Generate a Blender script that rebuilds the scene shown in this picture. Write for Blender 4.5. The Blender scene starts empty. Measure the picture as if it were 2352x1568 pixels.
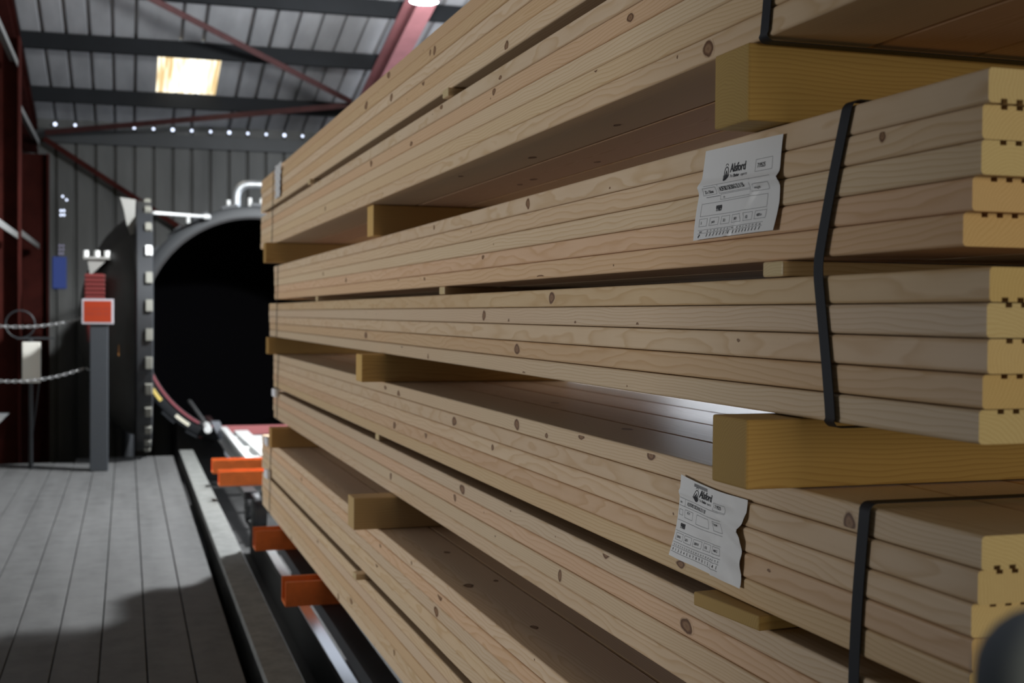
import bpy, bmesh, math, random
from mathutils import Vector, Matrix

random.seed(7)
C = bpy.context.scene.collection
sc = bpy.context.scene
H = 1.2                                   # eye height above the walkway boards
DB = math.radians(.64)                    # the building is turned this much against the stack
CD, SD = math.cos(DB), math.sin(DB)


def fromB(x, y, z):
    return Vector((x * CD + y * SD, -x * SD + y * CD, z))


# ------------------------------------------------------------------ mesh helper
class MB:
    def __init__(s):
        s.v, s.f, s.m, s.a = [], [], [], {}

    def add(s, vs, fs, mat=0):
        b = len(s.v)
        s.v += [tuple(v) for v in vs]
        s.f += [tuple(b + i for i in f) for f in fs]
        s.m += [mat] * len(fs)
        return b

    def box(s, lo, hi, mat=0, bev=0.0):
        x0, y0, z0 = lo
        x1, y1, z1 = hi
        if bev <= 0:
            s.add([(x0, y0, z0), (x1, y0, z0), (x1, y1, z0), (x0, y1, z0), (x0, y0, z1), (x1, y0, z1), (x1, y1, z1), (x0, y1, z1)],
                  [(3, 2, 1, 0), (4, 5, 6, 7), (0, 1, 5, 4), (1, 2, 6, 5), (2, 3, 7, 6), (3, 0, 4, 7)], mat)
            return
        bm = bmesh.new()
        bmesh.ops.create_cube(bm, size=1, matrix=Matrix.Translation(((x0 + x1) / 2, (y0 + y1) / 2, (z0 + z1) / 2)) @ Matrix.Diagonal((x1 - x0, y1 - y0, z1 - z0, 1)))
        bmesh.ops.bevel(bm, geom=bm.edges[:], offset=bev, segments=2, affect='EDGES', profile=.5)
        s.bm(bm, mat)

    def bm(s, bm, mat=0, M=None):
        bm.verts.ensure_lookup_table()
        bm.verts.index_update()
        s.add([(M @ v.co if M else v.co) for v in bm.verts], [[v.index for v in f.verts] for f in bm.faces], mat)
        bm.free()

    def prism(s, pts, axis, a0, a1, mat=0, endmat=None, ys=None):
        """closed outline extruded along an axis; pts are (u,v) in the other two axes"""
        def P(u, v, a):
            return {'x': (a, u, v), 'y': (u, a, v), 'z': (u, v, a)}[axis]
        st = ys or [a0, a1]
        n = len(pts)
        vs = []
        for k, a in enumerate(st):
            vs += [P(u, v, a) for u, v in pts]
        fs = []
        for k in range(len(st) - 1):
            for i in range(n):
                j = (i + 1) % n
                fs.append((k * n + i, k * n + j, (k + 1) * n + j, (k + 1) * n + i))
        s.add(vs, fs, mat)
        b = len(s.v) - len(vs)
        em = mat if endmat is None else endmat
        s.f += [tuple(b + i for i in reversed(range(n))), tuple(b + (len(st) - 1) * n + i for i in range(n))]
        s.m += [em, em]

    def tube(s, path, r, seg=12, mat=0, closed=False):
        path = [Vector(p) for p in path]
        n = len(path)
        rr = r if isinstance(r, (list, tuple)) else [r] * n
        vs = []
        up = Vector((0, 0, 1))
        prev = None
        for i, p in enumerate(path):
            a = path[(i - 1) % n] if (closed or i > 0) else p
            c = path[(i + 1) % n] if (closed or i < n - 1) else p
            t = (c - a).normalized()
            if prev is None:
                u = t.cross(up)
                if u.length < 1e-3:
                    u = t.cross(Vector((1, 0, 0)))
            else:
                u = prev - t * prev.dot(t)
            u.normalize()
            prev = u
            w = t.cross(u)
            vs += [p + (u * math.cos(2 * math.pi * k / seg) + w * math.sin(2 * math.pi * k / seg)) * rr[i] for k in range(seg)]
        fs = []
        for i in range(n if closed else n - 1):
            for k in range(seg):
                i2, k2 = (i + 1) % n, (k + 1) % seg
                fs.append((i * seg + k, i * seg + k2, i2 * seg + k2, i2 * seg + k))
        if not closed:
            fs += [tuple(reversed(range(seg))), tuple((n - 1) * seg + k for k in range(seg))]
        s.add(vs, fs, mat)

    def lathe(s, prof, axis, c, seg=48, mat=0, a0=0.0, a1=2 * math.pi, close=False):
        """profile of (radius, along) pairs turned about an axis through c"""
        full = abs(a1 - a0) > 6.28
        n = seg if full else seg + 1
        vs = []
        for k in range(n):
            t = a0 + (a1 - a0) * k / seg
            for r, h in prof:
                u, v = r * math.cos(t), r * math.sin(t)
                p = {'y': (u, h, v), 'x': (h, u, v), 'z': (u, v, h)}[axis]
                vs.append((c[0] + p[0], c[1] + p[1], c[2] + p[2]))
        m = len(prof)
        fs = []
        mm = m if close else m - 1
        for k in range(seg):
            k2 = (k + 1) % n
            for i in range(mm):
                j = (i + 1) % m
                fs.append((k * m + i, k * m + j, k2 * m + j, k2 * m + i))
        s.add(vs, fs, mat)
        if not full and close:
            s.f += [tuple(len(s.v) - len(vs) + i for i in range(m)), tuple(len(s.v) - m + i for i in reversed(range(m)))]
            s.m += [mat, mat]

    def xf(s, M):
        s.v = [tuple(M @ Vector(v)) for v in s.v]
        return s

    def mesh(s, name, mats, smooth=None):
        me = bpy.data.meshes.new(name)
        me.from_pydata(s.v, [], s.f)
        for m in mats:
            me.materials.append(m)
        me.polygons.foreach_set('material_index', s.m)
        bm = bmesh.new()
        bm.from_mesh(me)
        bmesh.ops.recalc_face_normals(bm, faces=bm.faces[:])
        bm.to_mesh(me)
        bm.free()
        if smooth:
            for p in me.polygons:
                p.use_smooth = True
            me.set_sharp_from_angle(angle=math.radians(smooth))
        me.update()
        return me

    def build(s, name, mats, parent=None, smooth=None):
        o = bpy.data.objects.new(name, s.mesh(name, mats if isinstance(mats, (list, tuple)) else [mats], smooth))
        C.objects.link(o)
        if parent:
            o.parent = parent
        return o


def tag(o, label=None, cat=None, group=None, kind=None):
    for k, v in (('label', label), ('category', cat), ('group', group), ('kind', kind)):
        if v:
            o[k] = v
    return o


def placeB(o, loc=(0, 0, 0)):
    o.location = fromB(*loc)
    o.rotation_euler = (0, 0, -DB)
    return o


def thingB(name, label, cat, loc=(0, 0, 0), group=None):
    o = bpy.data.objects.new(name, None)
    o.empty_display_size = .1
    C.objects.link(o)
    placeB(o, loc)
    return tag(o, label, cat, group)


def structB(name, mb, mats, smooth=None):
    o = placeB(mb.build(name, mats, smooth=smooth))
    o['kind'] = 'structure'
    return o


# ------------------------------------------------------------------ materials
def newmat(name):
    m = bpy.data.materials.new(name)
    m.use_nodes = True
    nt = m.node_tree
    b = nt.nodes['Principled BSDF']
    return m, nt, b


def N(nt, typ, **kw):
    n = nt.nodes.new(typ)
    for k, v in kw.items():
        if k in n.inputs:
            n.inputs[k].default_value = v
        else:
            setattr(n, k, v)
    return n


def L(nt, a, b):
    nt.links.new(a, b)


def ramp(nt, stops):
    r = nt.nodes.new('ShaderNodeValToRGB')
    e = r.color_ramp.elements
    while len(e) < len(stops):
        e.new(.5)
    for i, (p, c) in enumerate(stops):
        e[i].position = p
        e[i].color = (*c, 1) if len(c) == 3 else c
    return r


def math_(nt, op, a, b=None):
    n = nt.nodes.new('ShaderNodeMath')
    n.operation = op
    for i, v in enumerate((a, b)):
        if v is None:
            continue
        if isinstance(v, (int, float)):
            n.inputs[i].default_value = v
        else:
            L(nt, v, n.inputs[i])
    return n.outputs[0]


def mix(nt, fac, a, b, mode='MIX'):
    n = nt.nodes.new('ShaderNodeMix')
    n.data_type = 'RGBA'
    n.blend_type = mode
    for i, v in ((0, fac), (6, a), (7, b)):
        if isinstance(v, (int, float)):
            n.inputs[i].default_value = v
        elif isinstance(v, tuple):
            n.inputs[i].default_value = (*v, 1)
        else:
            L(nt, v, n.inputs[i])
    return n.outputs[2]


def simple(name, col, rough=.6, metal=0.0, noise=0.0, scale=8.0, spec=.5, bump=0.0):
    m, nt, b = newmat(name)
    b.inputs['Roughness'].default_value = rough
    b.inputs['Metallic'].default_value = metal
    b.inputs['Specular IOR Level'].default_value = spec
    if noise > 0:
        tc = N(nt, 'ShaderNodeTexCoord')
        n1 = N(nt, 'ShaderNodeTexNoise', Scale=scale, Detail=6.0, Roughness=.65)
        L(nt, tc.outputs['Object'], n1.inputs['Vector'])
        r = ramp(nt, [(.3, tuple(c * (1 - noise) for c in col)), (.7, tuple(min(1, c * (1 + noise)) for c in col))])
        L(nt, n1.outputs['Fac'], r.inputs[0])
        L(nt, r.outputs[0], b.inputs['Base Color'])
        if bump:
            bp = N(nt, 'ShaderNodeBump', Strength=bump, Distance=.004)
            L(nt, n1.outputs['Fac'], bp.inputs['Height'])
            L(nt, bp.outputs[0], b.inputs['Normal'])
    else:
        b.inputs['Base Color'].default_value = (*col, 1)
    return m


def emit(name, col, strength):
    m, nt, b = newmat(name)
    nt.nodes.remove(b)
    e = N(nt, 'ShaderNodeEmission', Strength=strength)
    e.inputs['Color'].default_value = (*col, 1)
    L(nt, e.outputs[0], nt.nodes['Material Output'].inputs[0])
    return m


def pine(name, base, late, end=False, rough=.39, spec=.4):
    """sawn softwood: growth rings as a solid texture about a pith, fibres, knots from the knot attribute"""
    m, nt, b = newmat(name)
    tc = N(nt, 'ShaderNodeTexCoord')
    oi = N(nt, 'ShaderNodeObjectInfo')
    rnd = oi.outputs['Random']
    off = N(nt, 'ShaderNodeCombineXYZ')
    L(nt, math_(nt, 'MULTIPLY', rnd, 37.0), off.inputs[0])
    L(nt, math_(nt, 'MULTIPLY', rnd, 91.0), off.inputs[1])
    L(nt, math_(nt, 'MULTIPLY', rnd, 53.0), off.inputs[2])
    va = N(nt, 'ShaderNodeVectorMath', operation='ADD')
    L(nt, tc.outputs['Object'], va.inputs[0])
    L(nt, off.outputs[0], va.inputs[1])
    # slow wander of the grain along the board
    mp = N(nt, 'ShaderNodeMapping')
    mp.inputs['Scale'].default_value = (9, 2.2, 9)
    L(nt, va.outputs[0], mp.inputs[0])
    wob = N(nt, 'ShaderNodeTexNoise', Scale=1.0, Detail=3.0, Roughness=.5)
    L(nt, mp.outputs[0], wob.inputs['Vector'])
    sp = N(nt, 'ShaderNodeSeparateXYZ')
    L(nt, tc.outputs['Object'], sp.inputs[0])
    # pith position, different per piece
    px = math_(nt, 'ADD', math_(nt, 'MULTIPLY', rnd, .16), -.02)
    pz = math_(nt, 'ADD', math_(nt, 'MULTIPLY', math_(nt, 'FRACT', math_(nt, 'MULTIPLY', rnd, 7.31)), .10), -.085)
    dx = math_(nt, 'SUBTRACT', sp.outputs[0], px)
    dz = math_(nt, 'SUBTRACT', sp.outputs[2], pz)
    rad = math_(nt, 'SQRT', math_(nt, 'ADD', math_(nt, 'MULTIPLY', dx, dx), math_(nt, 'MULTIPLY', dz, dz)))
    at = N(nt, 'ShaderNodeAttribute', attribute_name='knot')
    kn = math_(nt, 'SUBTRACT', 1.0, at.outputs['Fac'])
    rad = math_(nt, 'ADD', rad, math_(nt, 'MULTIPLY', wob.outputs['Fac'], .045))
    rad = math_(nt, 'ADD', rad, math_(nt, 'MULTIPLY', kn, .02))
    ph = math_(nt, 'FRACT', math_(nt, 'MULTIPLY', rad, 190.0 if not end else 260.0))
    rr = ramp(nt, [(0.0, (0, 0, 0)), (.55, (.25, .25, .25)), (.86, (1, 1, 1)), (1.0, (0, 0, 0))])
    L(nt, ph, rr.inputs[0])
    # fibres
    mf = N(nt, 'ShaderNodeMapping')
    mf.inputs['Scale'].default_value = (260, 7, 260)
    L(nt, va.outputs[0], mf.inputs[0])
    fib = N(nt, 'ShaderNodeTexNoise', Scale=1.0, Detail=2.0)
    L(nt, mf.outputs[0], fib.inputs['Vector'])
    # broad patches of heartwood
    mb_ = N(nt, 'ShaderNodeMapping')
    mb_.inputs['Scale'].default_value = (3, 1.1, 3)
    L(nt, va.outputs[0], mb_.inputs[0])
    pat = N(nt, 'ShaderNodeTexNoise', Scale=1.0, Detail=2.0)
    L(nt, mb_.outputs[0], pat.inputs['Vector'])
    pr = ramp(nt, [(.4, (0, 0, 0)), (.62, (1, 1, 1))])
    L(nt, pat.outputs['Fac'], pr.inputs[0])
    col = mix(nt, math_(nt, 'MULTIPLY', rr.outputs[0], .78), base, late)
    col = mix(nt, math_(nt, 'MULTIPLY', pr.outputs[0], .12), col, (.62, .36, .22))
    col = mix(nt, math_(nt, 'MULTIPLY', fib.outputs['Fac'], .16), col, (.40, .26, .14))
    col = mix(nt, 1.0, col, oi.outputs['Color'], 'MULTIPLY')
    # knots
    kz = N(nt, 'ShaderNodeTexNoise', Scale=70.0, Detail=2.0)
    L(nt, va.outputs[0], kz.inputs['Vector'])
    kr = math_(nt, 'ADD', at.outputs['Fac'], math_(nt, 'MULTIPLY', math_(nt, 'SUBTRACT', kz.outputs['Fac'], .5), .35))
    kc = ramp(nt, [(0.0, (.22, .12, .062)), (.34, (.30, .175, .095)), (.52, (.17, .085, .043)), (.66, (.12, .058, .03)), (.78, (.34, .21, .12))])
    L(nt, kr, kc.inputs[0])
    kf = ramp(nt, [(.70, (1, 1, 1)), (.92, (0, 0, 0))])
    L(nt, kr, kf.inputs[0])
    col = mix(nt, kf.outputs[0], col, kc.outputs[0])
    L(nt, col, b.inputs['Base Color'])
    b.inputs['Roughness'].default_value = rough
    b.inputs['Specular IOR Level'].default_value = spec
    bp = N(nt, 'ShaderNodeBump', Strength=.25, Distance=.0006)
    L(nt, fib.outputs['Fac'], bp.inputs['Height'])
    L(nt, bp.outputs[0], b.inputs['Normal'])
    return m


PINE = pine('smooth planed pine', (.725, .572, .40), (.585, .412, .235))
PINE_R = pine('matt planed pine', (.725, .572, .40), (.585, .412, .235), rough=.7, spec=.16)
PEND = pine('pine end grain', (.66, .55, .33), (.55, .42, .22), end=True)
BEAR = pine('sawn bearer wood', (.46, .335, .14), (.34, .22, .08), rough=.65, spec=.2)
BEND = pine('sawn bearer end', (.42, .30, .10), (.33, .21, .065), end=True, rough=.65, spec=.2)
STRAP = simple('black polypropylene strap', (.010, .012, .017), .5, spec=.22)
STEEL_DK = simple('dark painted steel', (.022, .023, .025), .5, noise=.3, scale=6)
STEEL_GY = simple('blue grey painted steel', (.018, .020, .023), .5, noise=.15, scale=5)
STEEL_LT = simple('galvanised steel', (.42, .43, .44), .38, .6, noise=.2, scale=20)
WHITE = simple('white painted metal', (.70, .70, .68), .45, noise=.08, scale=12)
RED_OX = simple('red oxide steel', (.048, .016, .015), .7, noise=.25, scale=9, spec=.3)
RED_PK = simple('pinkish red rafter paint', (.34, .14, .15), .55, noise=.15, scale=5)  # paler and pinker than the other red steel
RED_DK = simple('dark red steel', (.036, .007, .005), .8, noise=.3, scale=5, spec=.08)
ORANGE = simple('orange trolley paint', (.72, .16, .03), .42, noise=.18, scale=14)
REDPL = simple('red plastic', (.11, .011, .010), .5)
BLACK = simple('black lining', (.0012, .0011, .0014), .9, spec=.02)  # deep shade inside the vessel put into this near-black colour
RUBBER = simple('black rubber', (.012, .012, .013), .7)
KERBM = simple('weathered grey steel', (.145, .147, .137), .6, noise=.3, scale=18, bump=.3)
CONC = simple('dark concrete', (.035, .034, .033), .85, noise=.4, scale=4, bump=.3)
YARD = simple('yard concrete', (.10, .10, .095), .85, noise=.15, scale=3)
GREYPOST = simple('grey fibre post', (.019, .022, .026), .6, noise=.08, scale=30)
CREAM = simple('cream enclosure', (.62, .60, .54), .45)
LUGC = simple('dull cream lug', (.17, .165, .14), .5)
YELLOW = simple('yellow marking', (.60, .45, .12), .5)
CREAMMK = simple('cream marking', (.62, .58, .46), .5)
SIGN_O = simple('orange sign face', (.235, .028, .009), .7, spec=.1)
SIGN_P = simple('dark red sign print', (.16, .012, .004), .6)
CHAIN = simple('galvanised chain', (.36, .36, .36), .45, .6)
INK = simple('black print', (.02, .02, .025), .7)
INKGY = simple('grey print', (.12, .12, .13), .7)


def mat_sheet(name, col, dirt):
    m, nt, b = newmat(name)
    tc = N(nt, 'ShaderNodeTexCoord')
    mp = N(nt, 'ShaderNodeMapping')
    mp.inputs['Scale'].default_value = (3, .6, .6)
    L(nt, tc.outputs['Object'], mp.inputs[0])
    n1 = N(nt, 'ShaderNodeTexNoise', Scale=1.5, Detail=5.0, Roughness=.6)
    L(nt, mp.outputs[0], n1.inputs['Vector'])
    r = ramp(nt, [(.35, tuple(c * (1 - dirt) for c in col)), (.65, col)])
    L(nt, n1.outputs['Fac'], r.inputs[0])
    L(nt, r.outputs[0], b.inputs['Base Color'])
    b.inputs['Roughness'].default_value = .6
    return m


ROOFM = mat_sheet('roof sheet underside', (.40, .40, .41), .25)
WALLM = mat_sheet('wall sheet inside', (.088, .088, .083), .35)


def mat_deck():
    m, nt, b = newmat('grey composite boards')
    tc = N(nt, 'ShaderNodeTexCoord')
    mp = N(nt, 'ShaderNodeMapping')
    mp.inputs['Scale'].default_value = (6.5, .5, 1)
    L(nt, tc.outputs['Object'], mp.inputs[0])
    n1 = N(nt, 'ShaderNodeTexNoise', Scale=1.0, Detail=3.0)
    L(nt, mp.outputs[0], n1.inputs['Vector'])
    n2 = N(nt, 'ShaderNodeTexNoise', Scale=9.0, Detail=6.0, Roughness=.7)
    L(nt, tc.outputs['Object'], n2.inputs['Vector'])
    f = math_(nt, 'ADD', math_(nt, 'MULTIPLY', n1.outputs['Fac'], .45), math_(nt, 'MULTIPLY', n2.outputs['Fac'], .55))
    r = ramp(nt, [(.32, (.036, .035, .034)), (.5, (.072, .071, .069)), (.68, (.098, .097, .094))])
    L(nt, f, r.inputs[0])
    L(nt, r.outputs[0], b.inputs['Base Color'])
    b.inputs['Roughness'].default_value = .68
    return m


DECKM = mat_deck()


def mat_film():
    m, nt, b = newmat('white plastic film')
    b.inputs['Base Color'].default_value = (.80, .795, .78, 1)
    b.inputs['Roughness'].default_value = .30
    b.inputs['Specular IOR Level'].default_value = .5
    return m


FILM = mat_film()


def mat_rooflight():
    m, nt, b = newmat('translucent rooflight')
    tc = N(nt, 'ShaderNodeTexCoord')
    mp = N(nt, 'ShaderNodeMapping')
    mp.inputs['Scale'].default_value = (16, .7, .7)
    L(nt, tc.outputs['Object'], mp.inputs[0])
    n1 = N(nt, 'ShaderNodeTexNoise', Scale=1.0, Detail=4.0)
    L(nt, mp.outputs[0], n1.inputs['Vector'])
    r = ramp(nt, [(.36, (.50, .36, .17)), (.50, (.95, .88, .68)), (.62, (1, 1, .98))])
    L(nt, n1.outputs['Fac'], r.inputs[0])
    nt.nodes.remove(b)
    e = N(nt, 'ShaderNodeEmission', Strength=1.0)
    L(nt, r.outputs[0], e.inputs[0])
    e.inputs['Strength'].default_value = 1.9
    L(nt, e.outputs[0], nt.nodes['Material Output'].inputs[0])
    return m


LIGHTPANEL = mat_rooflight()
HOLE = emit('daylight through a hole', (.72, .80, 1.0), 2.6)
HOLEDIM = emit('dim daylight through a hole', (.62, .60, .85), .35)
BLUEGL = emit('blue tinted daylight pane', (.085, .13, .42), .42)
LAMP = emit('lamp glow', (.93, .97, 1.0), 40.0)
DOORMAT = None

# ------------------------------------------------------------------ the timber stack
PT, TH = .0333, .0328                      # layer pitch, board thickness
BW, BP = .1485, .1505                      # board width, column pitch
# half-bundle: face X, top above eye, layers, far end Y, near end Ys, bundle, half
PACKS = {
    '1a': (.745, .6860, 5, 6.66, [.86, .88, .85, .87, .86], 'topmost', 'upper'),
    '1b': (.745, .4990, 5, 6.67, [.87, .86, .89, .86, .85], 'topmost', 'lower'),
    '2': (.786, .2360, 5, 6.44, [.9987, 1.0068, 1.008, 1.0222, 1.035], 'second', 'upper'),
    '3': (.786, .0490, 5, 6.64, [.9943, .9956, .9943, 1.003, 1.0068], 'second', 'lower'),
    '4': (.786, -.2060, 5, 6.46, [1.0005, 1.003, 1.0111, 1.0099, 1.0143], 'third', 'upper'),
    '5': (.786, -.3930, 4, 6.45, [1.01, 1.0, 1.02, 1.01], 'third', 'lower'),
    '6': (.735, -.6200, 5, 6.51, [.98, .97, .985, .99, .98], 'lowest', 'upper'),
    '7': (.735, -.8070, 5, 6.48, [.98, .99, .97, .985, .98], 'lowest', 'lower'),
}
ROUND = .0042


def outline(groove):
    """board section, x 0..BW, z 0..TH, rounded arrises, seven grooves in one face"""
    p = []
    for cx, cz, a in ((BW - ROUND, ROUND, -90), (BW - ROUND, TH - ROUND, 0), (ROUND, TH - ROUND, 90), (ROUND, ROUND, 180)):
        arc = [(cx + ROUND * math.cos(math.radians(a + t)), cz + ROUND * math.sin(math.radians(a + t))) for t in (0, 22, 45, 68, 90)]
        if groove == 'top' and a == 90:
            for k in range(7):
                g = BW - .014 - k * .0177
                p += [(g, TH), (g, TH - .0042), (g - .0075, TH - .0042), (g - .0075, TH)]
        if groove == 'bottom' and a == -90:
            for k in range(7):
                g = .014 + k * .0177
                p += [(g, 0), (g, .0042), (g + .0075, .0042), (g + .0075, 0)]
        p += arc
    return p


# knots: (pack, layer, world Y, height in the board, half length, half height)
SIDE = [('1a', 1, 2.972, .006, .017, .0147), ('1a', 1, 3.016, .020, .011, .0096), ('1a', 2, 3.468, .024, .0228, .0133), ('1a', 1, 3.826, .0237, .0343, .0186),
        ('1a', 0, 3.51, .0195, .0292, .011), ('1a', 3, 3.096, .028, .0185, .0109), ('1b', 1, 2.478, .0225, .0153, .0089), ('1b', 0, 2.433, .0097, .0178, .0044),
        ('1b', 1, 1.768, .016, .0183, .0082), ('1b', 1, 3.753, .0188, .0265, .0105), ('1b', 1, 3.222, .0103, .0199, .0079), ('1b', 0, 2.906, .0242, .0165, .0072),
        ('1a', 4, 2.391, .0109, .0201, .0115), ('1b', 4, 1.502, .0129, .020, .0196), ('1b', 3, 1.907, .030, .0126, .0052), ('2', 0, 2.37, .010, .0163, .0129),
        ('2', 0, 3.129, .018, .0113, .0065), ('2', 4, 3.556, .030, .0144, .006), ('2', 4, 3.239, .0232, .0121, .0056), ('2', 1, 1.169, .0242, .0097, .0075),
        ('2', 3, 2.689, .0244, .0137, .0058), ('3', 0, 2.229, .0141, .0218, .0175), ('3', 1, 2.675, .0138, .0169, .0173), ('3', 3, 2.442, .0141, .0229, .0179),
        ('3', 1, 2.493, .0055, .0085, .0055), ('3', 1, 2.1, .0044, .0065, .0049), ('3', 1, 1.822, .004, .0071, .0054), ('3', 4, 3.505, .0298, .0196, .0059),
        ('3', 4, 3.195, .0098, .0094, .0078), ('3', 4, 2.395, .003, .0139, .0053), ('3', 3, 4.039, .0158, .0291, .0155), ('4', 1, 2.921, .0164, .0278, .0156),
        ('4', 0, 2.438, .0169, .0229, .0151), ('4', 0, 2.255, .0109, .0125, .0051), ('4', 0, 2.069, .0259, .0213, .0056), ('4', 0, 1.769, .0273, .0241, .0096),
        ('4', 3, 3.586, .0217, .0233, .0126), ('4', 3, 3.204, .0254, .0189, .0102), ('4', 0, 3.547, .0089, .0285, .0112), ('4', 0, 3.729, .0173, .0251, .0065),
        ('4', 0, 1.225, .0101, .0192, .0117), ('4', 4, 1.658, .0139, .0216, .0067), ('5', 0, 2.847, .0241, .0303, .0214), ('5', 1, 2.913, .0217, .0159, .0115),
        ('5', 0, 1.946, .0300, .0211, .0102), ('5', 2, 2.166, .0148, .0149, .0132), ('5', 1, 1.637, .0178, .0249, .0181), ('5', 2, 3.63, .0251, .018, .0179),
        ('6', 1, 3.535, .0258, .0151, .0075), ('6', 3, 3.583, .0276, .0248, .0073), ('6', 0, 3.148, .016, .0098, .0055), ('6', 1, 2.85, .0271, .0282, .0102),
        ('6', 2, 2.887, .0218, .0289, .0144), ('7', 4, 4.229, .0254, .0212, .0132), ('7', 3, 3.986, .0214, .0303, .0111), ('7', 3, 3.344, .0235, .0137, .0113), ('7', 1, 4.685, .0271, .0206, .0113),
        ('2', 4, 2.30, .004, .03, .004), ('4', 2, 2.60, .020, .012, .008), ('6', 1, 5.1, .017, .02, .010), ('1b', 3, 4.6, .016, .018, .009), ('2', 3, 4.4, .014, .018, .010), ('2', 2, 4.9, .018, .016, .009), ('7', 4, 5.4, .014, .022, .010)]
# on the broad faces: (pack, column, across the board, world Y, half across, half along)
TOPK = [('6', 0, .101, 3.176, .009, .016), ('6', 0, .046, 2.771, .013, .026), ('6', 0, .122, 2.806, .007, .012), ('6', 0, .068, 2.365, .010, .016),
        ('4', 0, .109, 2.122, .012, .022), ('6', 1, .05, 3.9, .012, .02), ('4', 1, .06, 2.8, .01, .02)]
BOTK = [('1b', 0, .10, 2.056, .008, .014), ('1b', 0, .106, 2.539, .011, .02), ('1b', 1, .093, 2.945, .011, .02), ('1b', 1, .110, 2.561, .008, .015),
        ('1b', 1, .10, 3.076, .009, .017), ('1b', 0, .06, 2.944, .008, .015)]

TINTS = {'1a': ['tan', 'tan', 'pale', 'tan', 'pale'], '1b': ['pale', 'pinkish', 'pale', 'creamy', 'creamy'],
         '2': ['pale', 'creamy', 'pale', 'pinkish', 'pinkish'], '3': ['yellowish', 'pale', 'creamy', 'tan', 'pale'],
         '4': ['pale', 'creamy', 'creamy', 'pinkish', 'yellowish'], '5': ['pale', 'pinkish', 'pale', 'creamy'],
         '6': ['pale', 'pinkish', 'pale', 'creamy', 'pale'], '7': ['creamy', 'pale', 'tan', 'creamy', 'pale']}
TCOL = {'pale': (1.0, .985, .97), 'creamy': (1.0, .97, .90), 'pinkish': (1.0, .88, .80), 'tan': (.95, .86, .74), 'yellowish': (1.0, .93, .80)}
ORD = ['top', 'second', 'third', 'fourth', 'fifth']


def knot_disc(mb, kn, cy, cz, ry, rz, face, w, x):
    """an elliptical knot lying in a face of the board; kn collects the radial value of each vertex"""
    if face == 'side' and rz > .011:
        rz = min(rz, .0138)
        cz = min(TH - .0165, max(.0165, cz)) if rz > .0125 else cz
    seg = 20
    rings = (0.0, .35, .6, .8, 1.0)
    seedp = random.random() * 6.28
    vs, ks = [], []
    for r in rings:
        for k in range(seg if r > 0 else 1):
            t = 2 * math.pi * k / seg
            wob = 1 + .10 * math.sin(2 * t + seedp) + .06 * math.sin(3 * t + 2 * seedp)
            a, c = (.92 if face == 'side' else 1.12) * ry * r * wob * math.cos(t) * (1 - .22 * math.sin(t) ** 2), 1.12 * rz * r * wob * math.sin(t)
            if face == 'side':
                vs.append((x - .00018, cy + a, min(TH - .0043, max(.0043, cz + c))))
            else:
                zz = TH + .00018 if face == 'top' else -.00018
                vs.append((min(w - .006, max(.006, cz + c)), cy + a, zz))
            ks.append(r)
    fs = [(0, 1 + k, 1 + (k + 1) % seg) for k in range(seg)]
    for q in range(len(rings) - 2):
        b0, b1 = 1 + q * seg, 1 + (q + 1) * seg
        fs += [(b0 + k, b1 + k, b1 + (k + 1) % seg, b0 + (k + 1) % seg) for k in range(seg)]
    b = mb.add(vs, fs, 0)
    for i, r in enumerate(ks):
        kn[b + i] = r


def board_mesh(name, length, groove, side=(), top=(), bot=(), bow=0.0, face=None):
    mb = MB()
    n = 9
    ys = [length * k / (n - 1) for k in range(n)]
    mb.prism(outline(groove), 'y', 0, length, 0, 1, ys=ys)
    kn = {}
    for cy, cz, ry, rz in side:
        knot_disc(mb, kn, cy, cz, ry, rz, 'side', BW, 0)
    for cx, cy, rx, ry in top:
        knot_disc(mb, kn, cy, cx, ry, rx, 'top', BW, 0)
    for cx, cy, rx, ry in bot:
        knot_disc(mb, kn, cy, cx, ry, rx, 'bottom', BW, 0)
    if bow:
        mb.v = [(x + bow * math.sin(math.pi * min(1, max(0, y / length))), y, z) for x, y, z in mb.v]
    me = bpy.data.meshes.new(name)
    me.from_pydata(mb.v, [], mb.f)
    me.materials.append(face or PINE)
    me.materials.append(PEND)
    me.polygons.foreach_set('material_index', mb.m)
    at = me.attributes.new('knot', 'FLOAT', 'POINT')
    vals = [1.0] * len(mb.v)
    for i, r in kn.items():
        vals[i] = r
    at.data.foreach_set('value', vals)
    me.update()
    return me


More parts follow.
